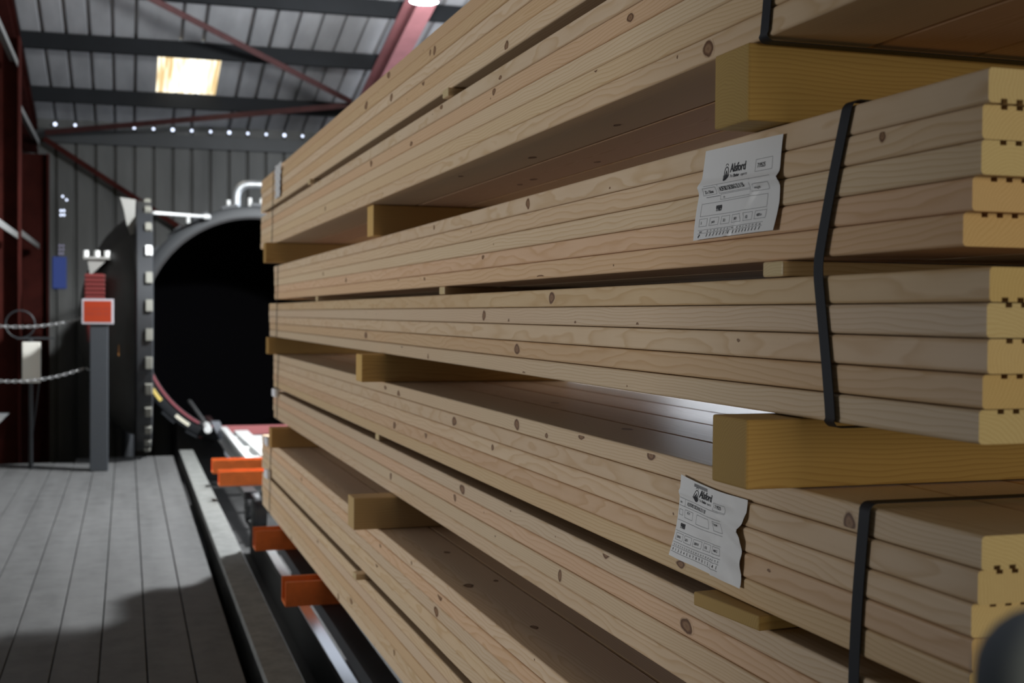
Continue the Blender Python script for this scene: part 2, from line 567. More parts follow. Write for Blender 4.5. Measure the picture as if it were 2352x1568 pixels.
inner_mesh = {}
proto = None
for key, (X, e, n, yfar, ynear, bun, half) in PACKS.items():
    face = PINE if key in '345' else PINE_R
    pitch = .0339 if key == '3' else PT
    for layer in range(n):
        z = H + e - (layer + 1) * pitch + (pitch - TH) * .5
        first_of_half, last_of_half = layer == 0, layer == n - 1
        groove = 'bottom' if layer == 0 else 'top'
        for col in range(4):
            y0 = ynear[layer] + (0 if col == 0 else random.uniform(-.015, .02))
            length = yfar + random.uniform(-.02, .02) - y0
            if col == 0:
                side = [(ky - y0, kz, ry, rz) for (kp, kl, ky, kz, ry, rz) in SIDE if kp == key and kl == layer]
                for _ in range(2):               # small pin knots
                    side.append((random.uniform(.3, length - .2), random.uniform(.006, .027), random.uniform(.003, .006), random.uniform(.0015, .003)))
                top = [(kx, ky - y0, rx, ry) for (kp, kc, kx, ky, rx, ry) in TOPK if kp == key and kc == 0 and layer == 0]
                bot = [(kx, ky - y0, rx, ry) for (kp, kc, kx, ky, rx, ry) in BOTK if kp == key and kc == 0 and last_of_half]
                me = board_mesh('decking_board', length, groove, side, top, bot, random.uniform(-.0012, .0006), face)
                o = bpy.data.objects.new('decking_board', me)
                tint = TINTS[key][layer]
                lab = f'{tint} outermost pine board, {ORD[layer]} layer of the {half} half of the {bun} bundle'
                x = X + random.uniform(-.0022, .0004)
            else:
                top = [(kx, ky - y0, rx, ry) for (kp, kc, kx, ky, rx, ry) in TOPK if kp == key and kc == col and layer == 0]
                bot = [(kx, ky - y0, rx, ry) for (kp, kc, kx, ky, rx, ry) in BOTK if kp == key and kc == col and last_of_half]
                if top or bot:
                    me = board_mesh('decking_board', length, groove, (), top, bot, 0, face)
                else:
                    mk = (key, groove)
                    if mk not in inner_mesh:
                        inner_mesh[mk] = board_mesh('decking_board', yfar - .03 - max(ynear), groove, face=face)
                    me = inner_mesh[mk]
                o = proto.copy()
                o.data = me
                tint = random.choice(['pale', 'creamy', 'pinkish', 'tan'])
                cn = {1: 'second', 2: 'third', 3: 'innermost fourth'}[col]
                lab = f'pine board in {cn} row from the walkway, {ORD[layer]} layer, {bun} bundle, {half} half'
                x = X + col * BP + random.uniform(-.0004, .0004)
            proto = proto or o
            C.objects.link(o)
            o.location = (x, y0, z)
            c0 = TCOL[tint]
            k = random.uniform(.94, 1.03)
            o.color = (c0[0] * k, c0[1] * k * random.uniform(.99, 1.01), c0[2] * k * random.uniform(.97, 1.03), 1)
            tag(o, lab, 'board', f'boards of the {bun} bundle')


def stick(name, label, cat, X, Y, e0, e1, length, width, yaw=0.0, bev=.003, mats=None, color=(1, 1, 1), group=None, roughend=0.0, cut=0.0):
    """a length of timber lying across the stack: local y runs along it, so it is turned to point along +X"""
    mb = MB()
    bm = bmesh.new()
    bmesh.ops.create_cube(bm, size=1, matrix=Matrix.Translation((0, length / 2, (e1 - e0) / 2)) @ Matrix.Diagonal((width, length, e1 - e0, 1)))
    if cut:
        for v in bm.verts:
            if v.co.y < .01:
                v.co.y += cut * (v.co.x / width)
    if bev:
        bmesh.ops.bevel(bm, geom=bm.edges[:], offset=bev, segments=2, affect='EDGES', profile=.5)
    bm.normal_update()
    bm.verts.index_update()
    b = mb.add([v.co for v in bm.verts], [])
    for f in bm.faces:
        mb.f.append(tuple(b + v.index for v in f.verts))
        mb.m.append(1 if abs(f.normal.y) > .8 else 0)
    bm.free()
    me = bpy.data.meshes.new(name)
    me.from_pydata(mb.v, [], mb.f)
    for m in mats or (BEAR, BEND):
        me.materials.append(m)
    me.polygons.foreach_set('material_index', mb.m)
    at = me.attributes.new('knot', 'FLOAT', 'POINT')
    at.data.foreach_set('value', [1.0] * len(mb.v))
    me.update()
    o = bpy.data.objects.new(name, me)
    C.objects.link(o)
    o.location = (X, Y, H + e0)
    o.rotation_euler = (0, 0, -math.pi / 2 + yaw)
    o.color = (*color, 1)
    return tag(o, label, cat, group)


G = 'square bearers between the bundles'
LB = .66
g = .0012
# bearers (100 x 100 mm): X of the exposed end, centre Y
for (X, Y, eb, et, lab, colr, cut) in [
    (.733, 1.418, .2372, .3312, 'thick square pine bearer under the topmost bundle, nearest the camera', (1.0, .95, .82), .0),
    (.757, 3.83, .2372, .3312, 'square pine bearer under the topmost bundle, halfway along the stack', (1.45, 1.36, 1.25), 0),
    (.690, 6.04, .2372, .3312, 'square bearer under the topmost bundle at its far end', (.9, .75, .6), 0),
    (.7145, 1.378, -.2048, -.1217, 'thick square pine bearer with a bright gap behind, under the second bundle', (1.0, .93, .80), 0),
    (.7145, 3.78, -.2048, -.1217, 'square pine bearer under the second bundle, halfway along the stack', (1.38, 1.28, 1.15), 0),
    (.748, 6.42, -.2048, -.1217, 'square bearer under the second bundle at its far end', (.9, .75, .58), 0),
    (.676, 1.50, -.6188, -.5274, 'square bearer under the third bundle, near the camera below the picture edge', (1.0, .92, .8), 0),
    (.661, 3.61, -.6188, -.5274, 'square bearer with pale yellow sawn end and wavy grain, above the lowest bundle', (1.2, 1.2, 1.4), 0),
    (.700, 5.88, -.6188, -.5274, 'square bearer above the lowest bundle at its far end', (1.0, .82, .66), 0)]:
    stick('timber_bearer', lab, 'bearer', X, Y, eb, et, LB, .09, color=colr, group=G, cut=cut)

G = 'thin sticks inside the bundles'
for (X, Y, eb, et, w, yaw, lab) in [
    (.733, 2.83, .4996, .5187, .05, 0, 'thin spacer stick in the topmost bundle, the nearer of the two showing'),
    (.729, 4.91, .4996, .5187, .05, 0, 'thin spacer stick in the topmost bundle, towards its far end'),
    (.781, 1.395, .0496, .0687, .05, 0, 'thin pale spacer stick in the second bundle beside the black strap'),
    (.783, 3.045, .0496, .0687, .05, 0, 'thin spacer stick in the second bundle, halfway along the long dark slot'),
    (.786, 5.07, .0496, .0687, .05, 0, 'thin spacer stick in the second bundle, towards its far end'),
    (.79, 3.87, -.3922, -.3733, .05, 0, 'thin spacer stick in the third bundle, barely showing, towards its far end'),
    (.762, 1.475, -.3922, -.3733, .155, .10, 'wide rough-ended spacer piece sticking out of the third bundle under the lower white label'),
    (.706, 3.79, -.8062, -.7873, .05, 0, 'thin pinkish spacer stick poking out of the lowest bundle')]:
    stick('spacer_stick', lab, 'spacer', X, Y, eb, et, LB, w, yaw, .0025, (PINE, PEND) if w < .1 else (BEAR, BEND), (1.0, .95, .85), G)


# ------------------------------------------------------------------ straps
def strap(label, X, xr, ztop, zbot, path, w=.020, group='black plastic straps round the bundles'):
    """band round a bundle: path gives (height above eye, Y) down the walkway side"""
    off, r, t = .0046, .010, .0009
    xl, xr2, zt, zb = X - off, xr + off, ztop + off, zbot - off
    pts = []

    def yat(z):
        p = sorted(path)
        if z <= p[0][0]:
            return p[0][1]
        for (a, ya), (b, yb) in zip(p, p[1:]):
            if z <= b:
                return ya + (yb - ya) * (z - a) / (b - a)
        return p[-1][1]
    for cx, cz, a in ((xl + r, zt - r, 90), (xl + r, zb + r, 180), (xr2 - r, zb + r, 270), (xr2 - r, zt - r, 0)):
        pts += [(cx + r * math.cos(math.radians(a + q)), cz + r * math.sin(math.radians(a + q)), math.cos(math.radians(a + q)), math.sin(math.radians(a + q))) for q in (0, 18, 36, 54, 72, 90)]
        if a == 90:
            for q in range(1, 24):
                zz = zt - r + (zb - zt + 2 * r) * q / 24
                pts.append((xl, zz, -1, 0))
    mb = MB()
    n = len(pts)
    vs = []
    for x, z, nx, nz in pts:
        y = yat(z) if x < X + .3 else (yat(zt) if z > (zt + zb) / 2 else yat(zb))
        y += .004 * math.sin(z * 14) if x <= xl + 1e-6 else 0
        vs += [(x, y - w / 2, H + z), (x, y + w / 2, H + z), (x + nx * t, y + w / 2, H + z + nz * t), (x + nx * t, y - w / 2, H + z + nz * t)]
    fs = []
    for i in range(n):
        j = (i + 1) % n
        for k in range(4):
            fs.append((i * 4 + k, i * 4 + (k + 1) % 4, j * 4 + (k + 1) % 4, j * 4 + k))
    mb.add(vs, fs)
    o = mb.build('packing_strap', STRAP, smooth=40)
    return tag(o, label, 'strap', group)


XR = 3 * BP + BW
strap('black packing strap round the near end of the topmost bundle', .745, .745 + XR, .686, .3325, [(.686, 1.29), (.3325, 1.352)])
strap('black packing strap slanting round the near end of the second bundle', .786, .786 + XR, .236, -.1205, [(.236, 1.232), (.0695, 1.284), (.049, 1.286), (-.1205, 1.262)])
strap('black packing strap round the near end of the third bundle', .786, .786 + XR, -.206, -.5262, [(-.206, 1.188), (-.40, 1.202), (-.5262, 1.21)])
strap('black packing strap round the near end of the lowest bundle', .735, .735 + XR, -.62, -.9735, [(-.62, 1.2), (-.9735, 1.21)])
far_strap = {}
for nm, X, a, b_, y in (('topmost', .745, .686, .3325, 6.12), ('second', .786, .236, -.1205, 6.27), ('third', .786, -.206, -.5262, 6.24), ('lowest', .735, -.62, -.9735, 6.10)):
    far_strap[nm] = strap(f'thin black packing strap round the far end of the {nm} bundle', X, X + XR, a, b_, [(a, y), (b_, y + .06)], w=.013)


for nm, x, y, e in (('lowest', .7195, 6.14, -.775), ('lowest', .7195, 6.15, -.618), ('third', .7705, 6.27, -.392)):
    m = MB()
    m.box((x - .011, y - .055, H + e - .020), (x + .0085, y + .055, H + e + .020), 0, .005)
    m.build('edge_protector', simple('white plastic', (.88, .88, .90), .4), far_strap[nm])['label'] = 'white plastic edge protector'

# ------------------------------------------------------------------ labels stapled to the boards
def text_mesh(body, size, align='LEFT', bold=0.0, sx=1.0):
    cu = bpy.data.curves.new('t', 'FONT')
    cu.body = body
    cu.size = size
    cu.align_x = align
    cu.offset = bold
    cu.resolution_u = 3
    o = bpy.data.objects.new('t', cu)
    C.objects.link(o)
    bpy.context.view_layer.update()
    me = bpy.data.meshes.new_from_object(o)
    bpy.data.objects.remove(o)
    bpy.data.curves.remove(cu)
    vs = [(v.co.x * sx, v.co.y) for v in me.vertices]
    fs = [tuple(p.vertices) for p in me.polygons]
    bpy.data.meshes.remove(me)
    return vs, fs


def surf_label(name, label, corners, X, sheet_w, sheet_h, wrinkle, prints, group):
    """film sheet on the board edges. corners: (Y, e) for top-left, top-right, bottom-right, bottom-left as seen; wrinkle(u, v) pushes it towards the walkway"""
    tl, tr, br, bl = corners

    def S(u, v, lift=0.0):                 # u to the right, v up, both 0..1
        y = (bl[0] * (1 - u) + br[0] * u) * (1 - v) + (tl[0] * (1 - u) + tr[0] * u) * v
        e = (bl[1] * (1 - u) + br[1] * u) * (1 - v) + (tl[1] * (1 - u) + tr[1] * u) * v
        dy, de, dx = wrinkle(u, v)
        return (X - dx - lift, y + dy, H + e + de)
    root = bpy.data.objects.new(name, None)
    root.empty_display_size = .05
    C.objects.link(root)
    root.location = S(.5, 0)
    tag(root, label, 'label', group)
    base = Vector(root.location)
    nu, nv = 44, 32
    mb = MB()
    for back in (0, 1):
        vs = [Vector(S(i / nu, j / nv, -.0003 * back)) - base for j in range(nv + 1) for i in range(nu + 1)]
        mb.add(vs, [(j * (nu + 1) + i, j * (nu + 1) + i + 1, (j + 1) * (nu + 1) + i + 1, (j + 1) * (nu + 1) + i) for j in range(nv) for i in range(nu)])
    mb.build('sheet', FILM, root, smooth=180)
    pm = {}

    def put(vs, fs, ink):
        pm.setdefault(ink, MB()).add([Vector(S(x / sheet_w, y / sheet_h, .00045)) - base for x, y in vs], fs)

    def line(x0, y0, x1, y1, t=.00045, ink='ruled_lines'):
        n = max(1, int(max(abs(x1 - x0), abs(y1 - y0)) / .004))
        ln = math.hypot(x1 - x0, y1 - y0)
        px, py = -(y1 - y0) / ln * t / 2, (x1 - x0) / ln * t / 2
        vs = []
        for k in range(n + 1):
            x, y = x0 + (x1 - x0) * k / n, y0 + (y1 - y0) * k / n
            vs += [(x + px, y + py), (x - px, y - py)]
        put(vs, [(2 * k, 2 * k + 1, 2 * k + 3, 2 * k + 2) for k in range(n)], ink)

    def rect(x0, y0, x1, y1, t=.00045):
        for a in ((x0, y0, x1, y0), (x1, y0, x1, y1), (x1, y1, x0, y1), (x0, y1, x0, y0)):
            line(*a, t)

    cnt = [0]

    def text(x, y, body, size, bold=0.0, sx=1.0, ink=None):
        if ink is None:                      # each entry on the form is a piece of print of its own
            cnt[0] += 1
            ink = ('form_entry', cnt[0]) if len(body) > 2 else 'scale_print'
        vs, fs = text_mesh(body, size, bold=bold, sx=sx)
        put([(x + a, y + b) for a, b in vs], fs, ink)

    def oval(cx, cy, rx, ry, t, ink='logo_print', a0=0, a1=360):
        n = 28
        vs = []
        for k in range(n + 1):
            q = math.radians(a0 + (a1 - a0) * k / n)
            vs += [(cx + (rx + t / 2) * math.cos(q), cy + (ry + t / 2) * math.sin(q)), (cx + (rx - t / 2) * math.cos(q), cy + (ry - t / 2) * math.sin(q))]
        put(vs, [(2 * k, 2 * k + 1, 2 * k + 3, 2 * k + 2) for k in range(n)], ink)
    prints(line, rect, text, oval)
    for key, q in pm.items():
        q.build(key if isinstance(key, str) else key[0], INKGY if key == 'ruled_lines' else INK, root)
    return root


def emblem(text, oval, x, y, s=1.0):
    """dark oval badge with a letter and a ring round its top"""
    oval(x, y, .0052 * s, .0075 * s, .0013 * s)
    oval(x, y + .001 * s, .0074 * s, .0108 * s, .0011 * s, a0=200, a1=340)
    oval(x, y + .0065 * s, .0040 * s, .0050 * s, .0007 * s, a0=30, a1=150)
    oval(x, y - .0055 * s, .0020 * s, .0022 * s, .0036 * s)
    text(x - .0026 * s, y - .0022 * s, 'A', .0078 * s, .0002, 1.0, 'logo_print')


def print1(line, rect, text, oval):
    emblem(text, oval, .0635, .0835)
    text(.0730, .0835, 'Alsford', .0152, .0004, .84, 'maker_print')
    text(.0735, .0765, 'The', .0055, 0, .9)
    text(.0825, .0765, 'Timber', .0055, .00025, .9)
    text(.1010, .0765, 'experts', .0055, 0, .9)
    rect(.134, .078, .172, .093)
    text(.138, .0825, '719525', .0082, .0001, .75)
    line(.016, .070, .172, .070)
    rect(.012, .0585, .044, .0675)
    text(.016, .0605, '32 x 150mm', .0056, .0001, .72)
    rect(.050, .0585, .128, .0700)
    text(.053, .0610, 'ALSFORD DECKING 32 X 150', .0074, .00012, .66, 'product_print')
    line(.020, .0555, .052, .0555, .0008)
    rect(.054, .0500, .128, .0570)
    text(.060, .0520, 'qty', .004)
    rect(.134, .0530, .168, .0620)
    text(.140, .0560, 'length', .0042)
    rect(.012, .0310, .166, .0475)
    text(.046, .0355, '9989', .0108, .0003, .62, 'number_print')
    x = .012
    for w, t in ((.018, '5'), (.019, 'pack'), (.020, '30.1'), (.023, '5400 m'), (.021, '(12)'), (.024, '4800 m')):
        rect(x, .0175, x + w, .0275)
        text(x + .004, .0205, t, .0052, .0001, .7)
        x += w + .0062
    line(.012, .0125, .166, .0125)
    line(.012, .0080, .166, .0080)
    text(.016, .0090, 'mm', .0042, .0001)
    for k in range(17):
        text(.034 + k * .0078, .0090, str(18 + 3 * k), .0036)
        line(.036 + k * .0078, .0030, .0372 + k * .0078, .0072, .0012, 'scale_print')
    line(.014, .0030, .018, .0066, .0022, 'scale_print')


def print2(line, rect, text, oval):
    for k in range(22):
        line(.040 + k * .0017, .112, .041 + k * .0017, .117, .0007)
    emblem(text, oval, .048, .101, .95)
    text(.0575, .1005, 'Alsford', .0148, .0004, .80, 'maker_print')
    text(.0575, .0940, 'The', .005, 0, .8)
    text(.0645, .0940, 'Timber', .005, .00025, .8)
    text(.0785, .0940, 'experts', .005, 0, .8)
    rect(.098, .090, .128, .101)
    text(.101, .0935, '719525', .0075, .0001, .75)
    line(.002, .0885, .128, .0885)
    line(.002, .0775, .128, .0775)
    text(.004, .0810, 'mm', .0055, .0001, .7)
    line(.018, .0775, .018, .0885)
    text(.024, .0805, 'ALSFORD DECKING 32 X 150', .0074, .00012, .60, 'product_print')
    rect(.004, .0640, .014, .0720)
    rect(.020, .0620, .044, .0735)
    text(.027, .0685, 'PCTY', .0044, .0001, .8)
    rect(.056, .0600, .092, .0735)
    rect(.104, .0600, .128, .0735)
    text(.106, .0680, 'TUCSW', .0042, .0001, .8)
    line(.002, .0560, .128, .0560)
    text(.012, .0450, '9988', .0108, .0003, .62, 'number_print')
    line(.002, .0400, .128, .0400)
    x = .006
    for w, t in ((.020, 'SAWN'), (.021, '330 3'), (.021, '5000 N'), (.018, '(12)'), (.020, '4800 2')):
        rect(x, .0265, x + w, .0370)
        text(x + .003, .0295, t, .0052, .0001, .7)
        x += w + .005
    line(.002, .0225, .128, .0225)
    line(.002, .0160, .128, .0160)
    line(.002, .0080, .128, .0080)
    for k in range(20):
        text(.005 + k * .0062, .0175, str(18 + 3 * k), .0038, 0, .8)
    for k in range(16):
        text(.006 + k * .0078, .0100, str(k % 10), .0056, .0001, .8)


def wr1(u, v):
    fold = math.exp(-((v - .60 + .05 * u) / .05) ** 2)
    dy = -.011 * max(0, .55 - abs(v - .3)) * (1 if v < .55 else .4) * (u - .2) * 1.6
    dy += (.012 * (1 - v) if u < .3 else 0) * (.3 - u) * 2
    dx = .0030 + .0055 * fold + .0018 * math.sin(9 * u + 5 * v) * (1 - v) * .8 + .0045 * max(0, 1 - v * 6) * math.sin(u * 3.0)
    dx += .0030 * math.exp(-((u - v * .6 - .45) / .03) ** 2) * (1 if v < .55 else 0)
    return dy, 0, dx + .0015


def wr2(u, v):
    dy = .010 * math.sin(math.pi * v) * (1 - u) * -1 + .012 * math.exp(-((v - .62) / .10) ** 2) * u - .010 * u * max(0, .3 - v)
    de = -.018 * u * max(0, .25 - v) * 2 - .008 * math.sin(math.pi * u) * v * .4
    dx = .0042 + .0042 * math.exp(-((v - .66 + .25 * (u - .8)) / .05) ** 2) * max(0, u - .45) * 2.2
    dx += .0018 * math.sin(11 * u - 6 * v) * (.4 + u) * .6 + .0022 * math.exp(-((u - .63) / .025) ** 2) * (1 - v)
    dx += .0016 * math.sin(23 * v + 9 * u) * u + .010 * max(0, u - .93) * 6 * (1 - v) * .4
    dx += .0028 * math.exp(-((v - .80 - .1 * u) / .03) ** 2) * (1 - u)
    return dy, de, max(.0034, dx)


surf_label('bundle_label', 'crumpled white printed label stapled to the second bundle, numbered 9989',
           [(1.581, .227), (1.371, .223), (1.395, .107), (1.61, .106)], .7848, .190, .118, wr1, print1, 'white bundle labels')
surf_label('bundle_label', 'crinkled white printed label on the third bundle beneath the bearer, numbered 9988',
           [(1.65, -.227), (1.452, -.236), (1.472, -.345), (1.69, -.350)], .7848, .180, .120, wr2, print2, 'white bundle labels')


def wr3(u, v):
    top = max(0, v - .86)
    return .02 * math.sin(5 * v) * (u - .5), 0, .0055 + .004 * abs(math.sin(17 * v + 4 * u)) - .02 * top


surf_label('bundle_label', 'small silvery label on the far end of the topmost bundle',
           [(6.02, .690), (5.80, .690), (5.83, .535), (6.02, .535)], .743, .2, .15, wr3, lambda *a: None, 'white bundle labels')


# ------------------------------------------------------------------ walkway, kerb, pit (building axes)
mb = MB()
edges = [.373 - .154 * i for i in range(10)]
for i, x1 in enumerate(edges):
    x0 = x1 - .149
    ye = 10.92 if x1 > -.26 else (10.62 if x1 < -.3 else 10.80)
    mb.box((x0, -2.5, -.03), (x1, 10.06 if x1 < -.2 else ye, 0), 0, .002)
    if x1 < -.2:
        mb.box((x0, 10.072, -.03), (x1, ye, 0), 0, .002)
structB('floor', mb, DECKM)
mb = MB()
for y in (-1.5, 1.0, 3.5, 6.0, 8.5, 10.5):
    mb.box((-1.1, y, -.45), (.36, y + .1, -.031))
structB('floor_joists', mb, simple('joist timber', (.05, .045, .04), .8))
mb = MB()
mb.box((-1.3, -3, -.6), (2.0, 16, -.452))
structB('floor_pit', mb, CONC)
mb = MB()
mb.box((-9, -5, -.6), (-1.3, 7.6, -.02))
structB('floor_yard', mb, YARD)
mb = MB()
mb.box((2.0, -5, -.6), (6.1, 14, -.02))
structB('floor_loading', mb, CONC)

mb = MB()
mb.prism([(.430, .030), (.430, -.12), (.444, -.12), (.444, .004), (.53, .004), (.53, -.44), (.552, -.44), (.552, .012), (.540, .030)], 'y', -1.5, 11.08)
o = placeB(mb.build('kerb_rail', KERBM))
tag(o, 'long weathered grey steel kerb along the walkway edge beside the dark pit', 'kerb')

RAILM = simple('polished worn rail steel', (.50, .51, .54), .10, .95)
RAILW = simple('rusty rail side', (.02, .018, .017), .7)
RAILS = [(.812, -2, 8.7, -.20, 'worn steel track rail in the pit beneath the stack, on the walkway side'),
         (1.492, -2, 8.7, -.20, 'worn steel track rail in the pit beneath the stack, on the far side'),
         (.862, 8.92, 11.96, .135, 'bright white bridge rail running into the round vessel, on the walkway side'),
         (1.50, 8.92, 12.05, .135, 'bridge rail running into the round vessel, hidden behind the stack')]
for x, y0, y1, zt, lab in RAILS:
    mb = MB()
    zb = zt - .25 if zt < 0 else zt - .12
    w, ct = .033, (.2 if x < 1.2 else -.2) if zt < 0 else 0  # pit rail heads tilted so they mirror the added glowing panel
    mb.prism([(x - w, zt - .003), (x - w + .004, zt), (x + w - .004, zt), (x + w, zt - .003), (x + w, zt - .02), (x + .008, zt - .03), (x + .008, zb + .015), (x + .05, zb + .008), (x + .05, zb), (x - .05, zb), (x - .05, zb + .008), (x - .008, zb + .015), (x - .008, zt - .03), (x - w, zt - .02)], 'y', y0, y1, 1)
    mb.prism([(x - w + .005, zt), (x + w - .005, zt), (x + w - .005, zt + .008 - ct * (w - .005)), (x - w + .005, zt + .008 + ct * (w - .005))], 'y', y0 + .001, y1 - .001, 0)
    o = placeB(mb.build('track_rail', [RAILM, RAILW] if zt < 0 else [WHITE, WHITE]))
    tag(o, lab, 'rail', 'track rails')
mb = MB()
mb.prism([(.985, 8.95), (1.05, 8.95), (1.05, 11.6), (.93, 11.6), (.93, 11.3)], 'z', .125, .14)
for y in (9.1, 9.6, 10.3, 11.2):
    mb.box((.90, y, .03), (1.46, y + .05, .124))
o = placeB(mb.build('bridge_plate', WHITE))
tag(o, 'bright white steel plate between the bridge rails in front of the vessel', 'plate')


# trolleys
def bolster(x0, x1, yc, z1, h=.09, w=.12, t=.010):
    m = MB()
    a, b = -w / 2, w / 2
    m.prism([(yc + a, z1), (yc + a, z1 - h), (yc + b, z1 - h), (yc + b, z1), (yc + b - t, z1), (yc + b - t, z1 - h + t), (yc + a + t, z1 - h + t), (yc + a + t, z1)], 'x', x0, x1)
    return m


def trolley(label, loc, ys, length, top):
    r = thingB('timber_trolley', label, 'trolley', (0, loc, 0), 'steel timber trolleys')
    for y in ys:
        bolster(.553, 1.66, y - loc, top).build('bolster', ORANGE, r)
    for x in (.682, 1.53):
        m = MB()
        m.prism([(x, top - .091), (x + .075, top - .091), (x + .075, top - .099), (x + .010, top - .099), (x + .010, top - .133), (x + .075, top - .133), (x + .075, top - .141), (x, top - .141)], 'y', 0, length)
        m.build('side_beam', STEEL_DK, r)
    for x in (.812, 1.492):
        for y in ((.35, 2.5) if length > 3 else (.35, length - .35)):
            m = MB()
            m.lathe([(.02, -.052), (.105, -.052), (.115, -.046), (.115, -.039), (.098, -.036), (.098, .034), (.02, .034)], 'x', (x, y, -.20 + .113), 32)
            m.build('wheel', STEEL_DK, r, smooth=40)
    return r


trolley('orange barred trolley carrying the timber stack', 1.0, [1.4, 2.45, 4.66, 5.78], 5.2, H - .9760)
trolley('empty orange trolley in front of the vessel mouth', 7.75, [8.08, 8.72], 1.15, H - .9900)

# ------------------------------------------------------------------ pressure vessel
VX, VY, VZ, RI, RO = 1.174, 12.2, 1.065, 1.046, 1.15
r = thingB('pressure_vessel', 'huge open round steel pressure vessel with a black inside behind the stack', 'vessel', (VX, VY, VZ - RO))
c = (0, 0, RO)
m = MB()
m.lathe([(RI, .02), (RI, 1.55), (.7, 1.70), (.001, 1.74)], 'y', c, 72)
m.build('shaded_interior', BLACK, r, smooth=60)
m = MB()
m.lathe([(RI + .03, .14), (RI + .05, .14), (RI + .05, 1.56), (.72, 1.74), (.001, 1.77)], 'y', c, 72)
m.build('shell', STEEL_GY, r, smooth=60)
m = MB()
m.lathe([(RI + .001, .0), (RO - .02, .0), (RO, .012), (RO, .13), (RO - .02, .135), (RI + .001, .135)], 'y', c, 96, close=True)
m.build('locking_ring', simple('grey ring steel', (.013, .0145, .0165), .55, noise=.15, scale=4), r, smooth=40)
m = MB()
m.lathe([(RI - .02, -.012), (RI - .002, -.016), (RI, .02), (RI - .022, .02)], 'y', c, 96, close=True)
m.build('seal', simple('dark seal', (.012, .010, .010), .7), r, smooth=40)
m = MB()
m.lathe([(RI - .016, -.020), (RI + .006, -.020), (RI + .006, -.017), (RI - .016, -.017)], 'y', c, 24, a0=math.radians(186), a1=math.radians(240), close=True)
m.build('seal_facing', simple('red seal facing', (.20, .045, .055), .6), r)
for k in range(26):
    t0 = 2 * math.pi * (k + .1) / 26
    m = MB()
    m.lathe([(RO + .001, .02), (RO + .028, .024), (RO + .028, .10), (RO + .001, .11)], 'y', c, 5, a0=t0, a1=t0 + .13, close=True)
    m.build('locking_lug', STEEL_GY, r)
for t0, col, dt in ((197, YELLOW, 5.0), (211.5, YELLOW, 7.0), (228.5, CREAMMK, 8.0)):
    m = MB()
    m.lathe([(RO - .062, -.004), (RO - .030, -.004), (RO - .030, -.0005), (RO - .062, -.0005)], 'y', c, 6, a0=math.radians(t0), a1=math.radians(t0 + dt), close=True)
    m.build('paint_mark', col, r)
m = MB()
pth = [(-.16, .30, RO + 1.06), (-.16, .30, RO + 1.26)] + [(-.16 + .12 * (1 - math.cos(a)), .30, RO + 1.26 + .12 * math.sin(a)) for a in (.4, .8, 1.2, 1.57)] + [(.25, .30, RO + 1.38)]
m.tube(pth, .045, 14)
m.tube([(-.16, .30, RO + 1.04), (-.16, .30, RO + 1.10)], .085, 16)
m.build('vent_pipe', STEEL_LT, r, smooth=50)
for x, h in ((-.25, .10), (-.05, .12), (.06, .09), (-.62, -.02)):
    m = MB()
    zz = RO + math.sqrt(max(0, (RO + .03) ** 2 - x * x)) - .01
    m.tube([(x, .07, zz - .02), (x, .07, zz + .06)], .02, 10)
    m.build('bolt', WHITE, r, smooth=50)
m = MB()
m.box((-.52, .015, .105), (.52, .027, .215))
m.build('threshold_plate', simple('dusty red plate', (.33, .10, .10), .6), r)
m = MB()
for x in (-.36, .36):
    m.box((x - .03, .04, .16), (x + .03, 1.4, .20))
m.build('inner_track', simple('dim inner track', (.05, .02, .02), .6), r)
m = MB()
m.tube([(-.455, -.20, .21), (-.46, .0, .235), (-.56, 1.0, .38)], .022, 10)
m.build('guide_bar', simple('dull guide bar', (.10, .10, .10), .5), r)
m = MB()
m.tube([(-.452, -.24, .205), (-.456, -.08, .228)], .036, 12)
m.build('guide_end', WHITE, r, smooth=50)
# hinge claw at the lower left of the ring
m = MB()
m.prism([(-.42, .27), (-.34, .27), (-.27, .10), (-.235, -.03), (-.255, -.08), (-.29, -.05), (-.33, .08)], 'y', -.20, -.06)
m.build('ring_bracket', simple('pale claw steel', (.16, .165, .18), .5), r)  # light falling on the claw put into a paler steel
# support saddles under the shell
for y in (.5, 1.3):
    m = MB()
    m.prism([(-.7, -.365), (.7, -.365), (.7, .24), (.45, .04), (0, -.07), (-.45, .04), (-.7, .24)], 'y', y, y + .12)
    m.build('saddle', STEEL_DK, r)

# ------------------------------------------------------------------ vessel door, swung open beside the walkway
DXm, DY, DZ, DR = .075, 11.12, 1.085, 1.05
r = thingB('vessel_door', 'thick round vessel door swung open, dark domed back and grey rim with lugs', 'door', (DXm, DY, DZ - DR))
c = (0, 0, DR)
m = MB()
prof = [(DR - .13, 0.0)]
for k in range(0, 11):
    a = k / 10 * math.pi / 2
    prof.append(((DR - .13) * math.cos(a), -.46 * math.sin(a) ** 1.25))
m.lathe(prof, 'x', c, 72)
m.build('dome', simple('dark door dome', (.042, .041, .038), .55, noise=.25, scale=3), r, smooth=60)
m = MB()
m.lathe([(DR - .14, -.012), (DR - .03, -.012), (DR, .004), (DR, .115), (DR - .03, .125), (DR - .14, .125)], 'x', c, 96, close=True)
m.build('rim', simple('rim steel', (.016, .017, .019), .5, noise=.18, scale=4), r, smooth=40)
m = MB()
m.lathe([(DR - .141, .06), (DR - .3, .03), (.001, -.05)], 'x', c, 72)
m.build('inner_face', STEEL_DK, r, smooth=60)
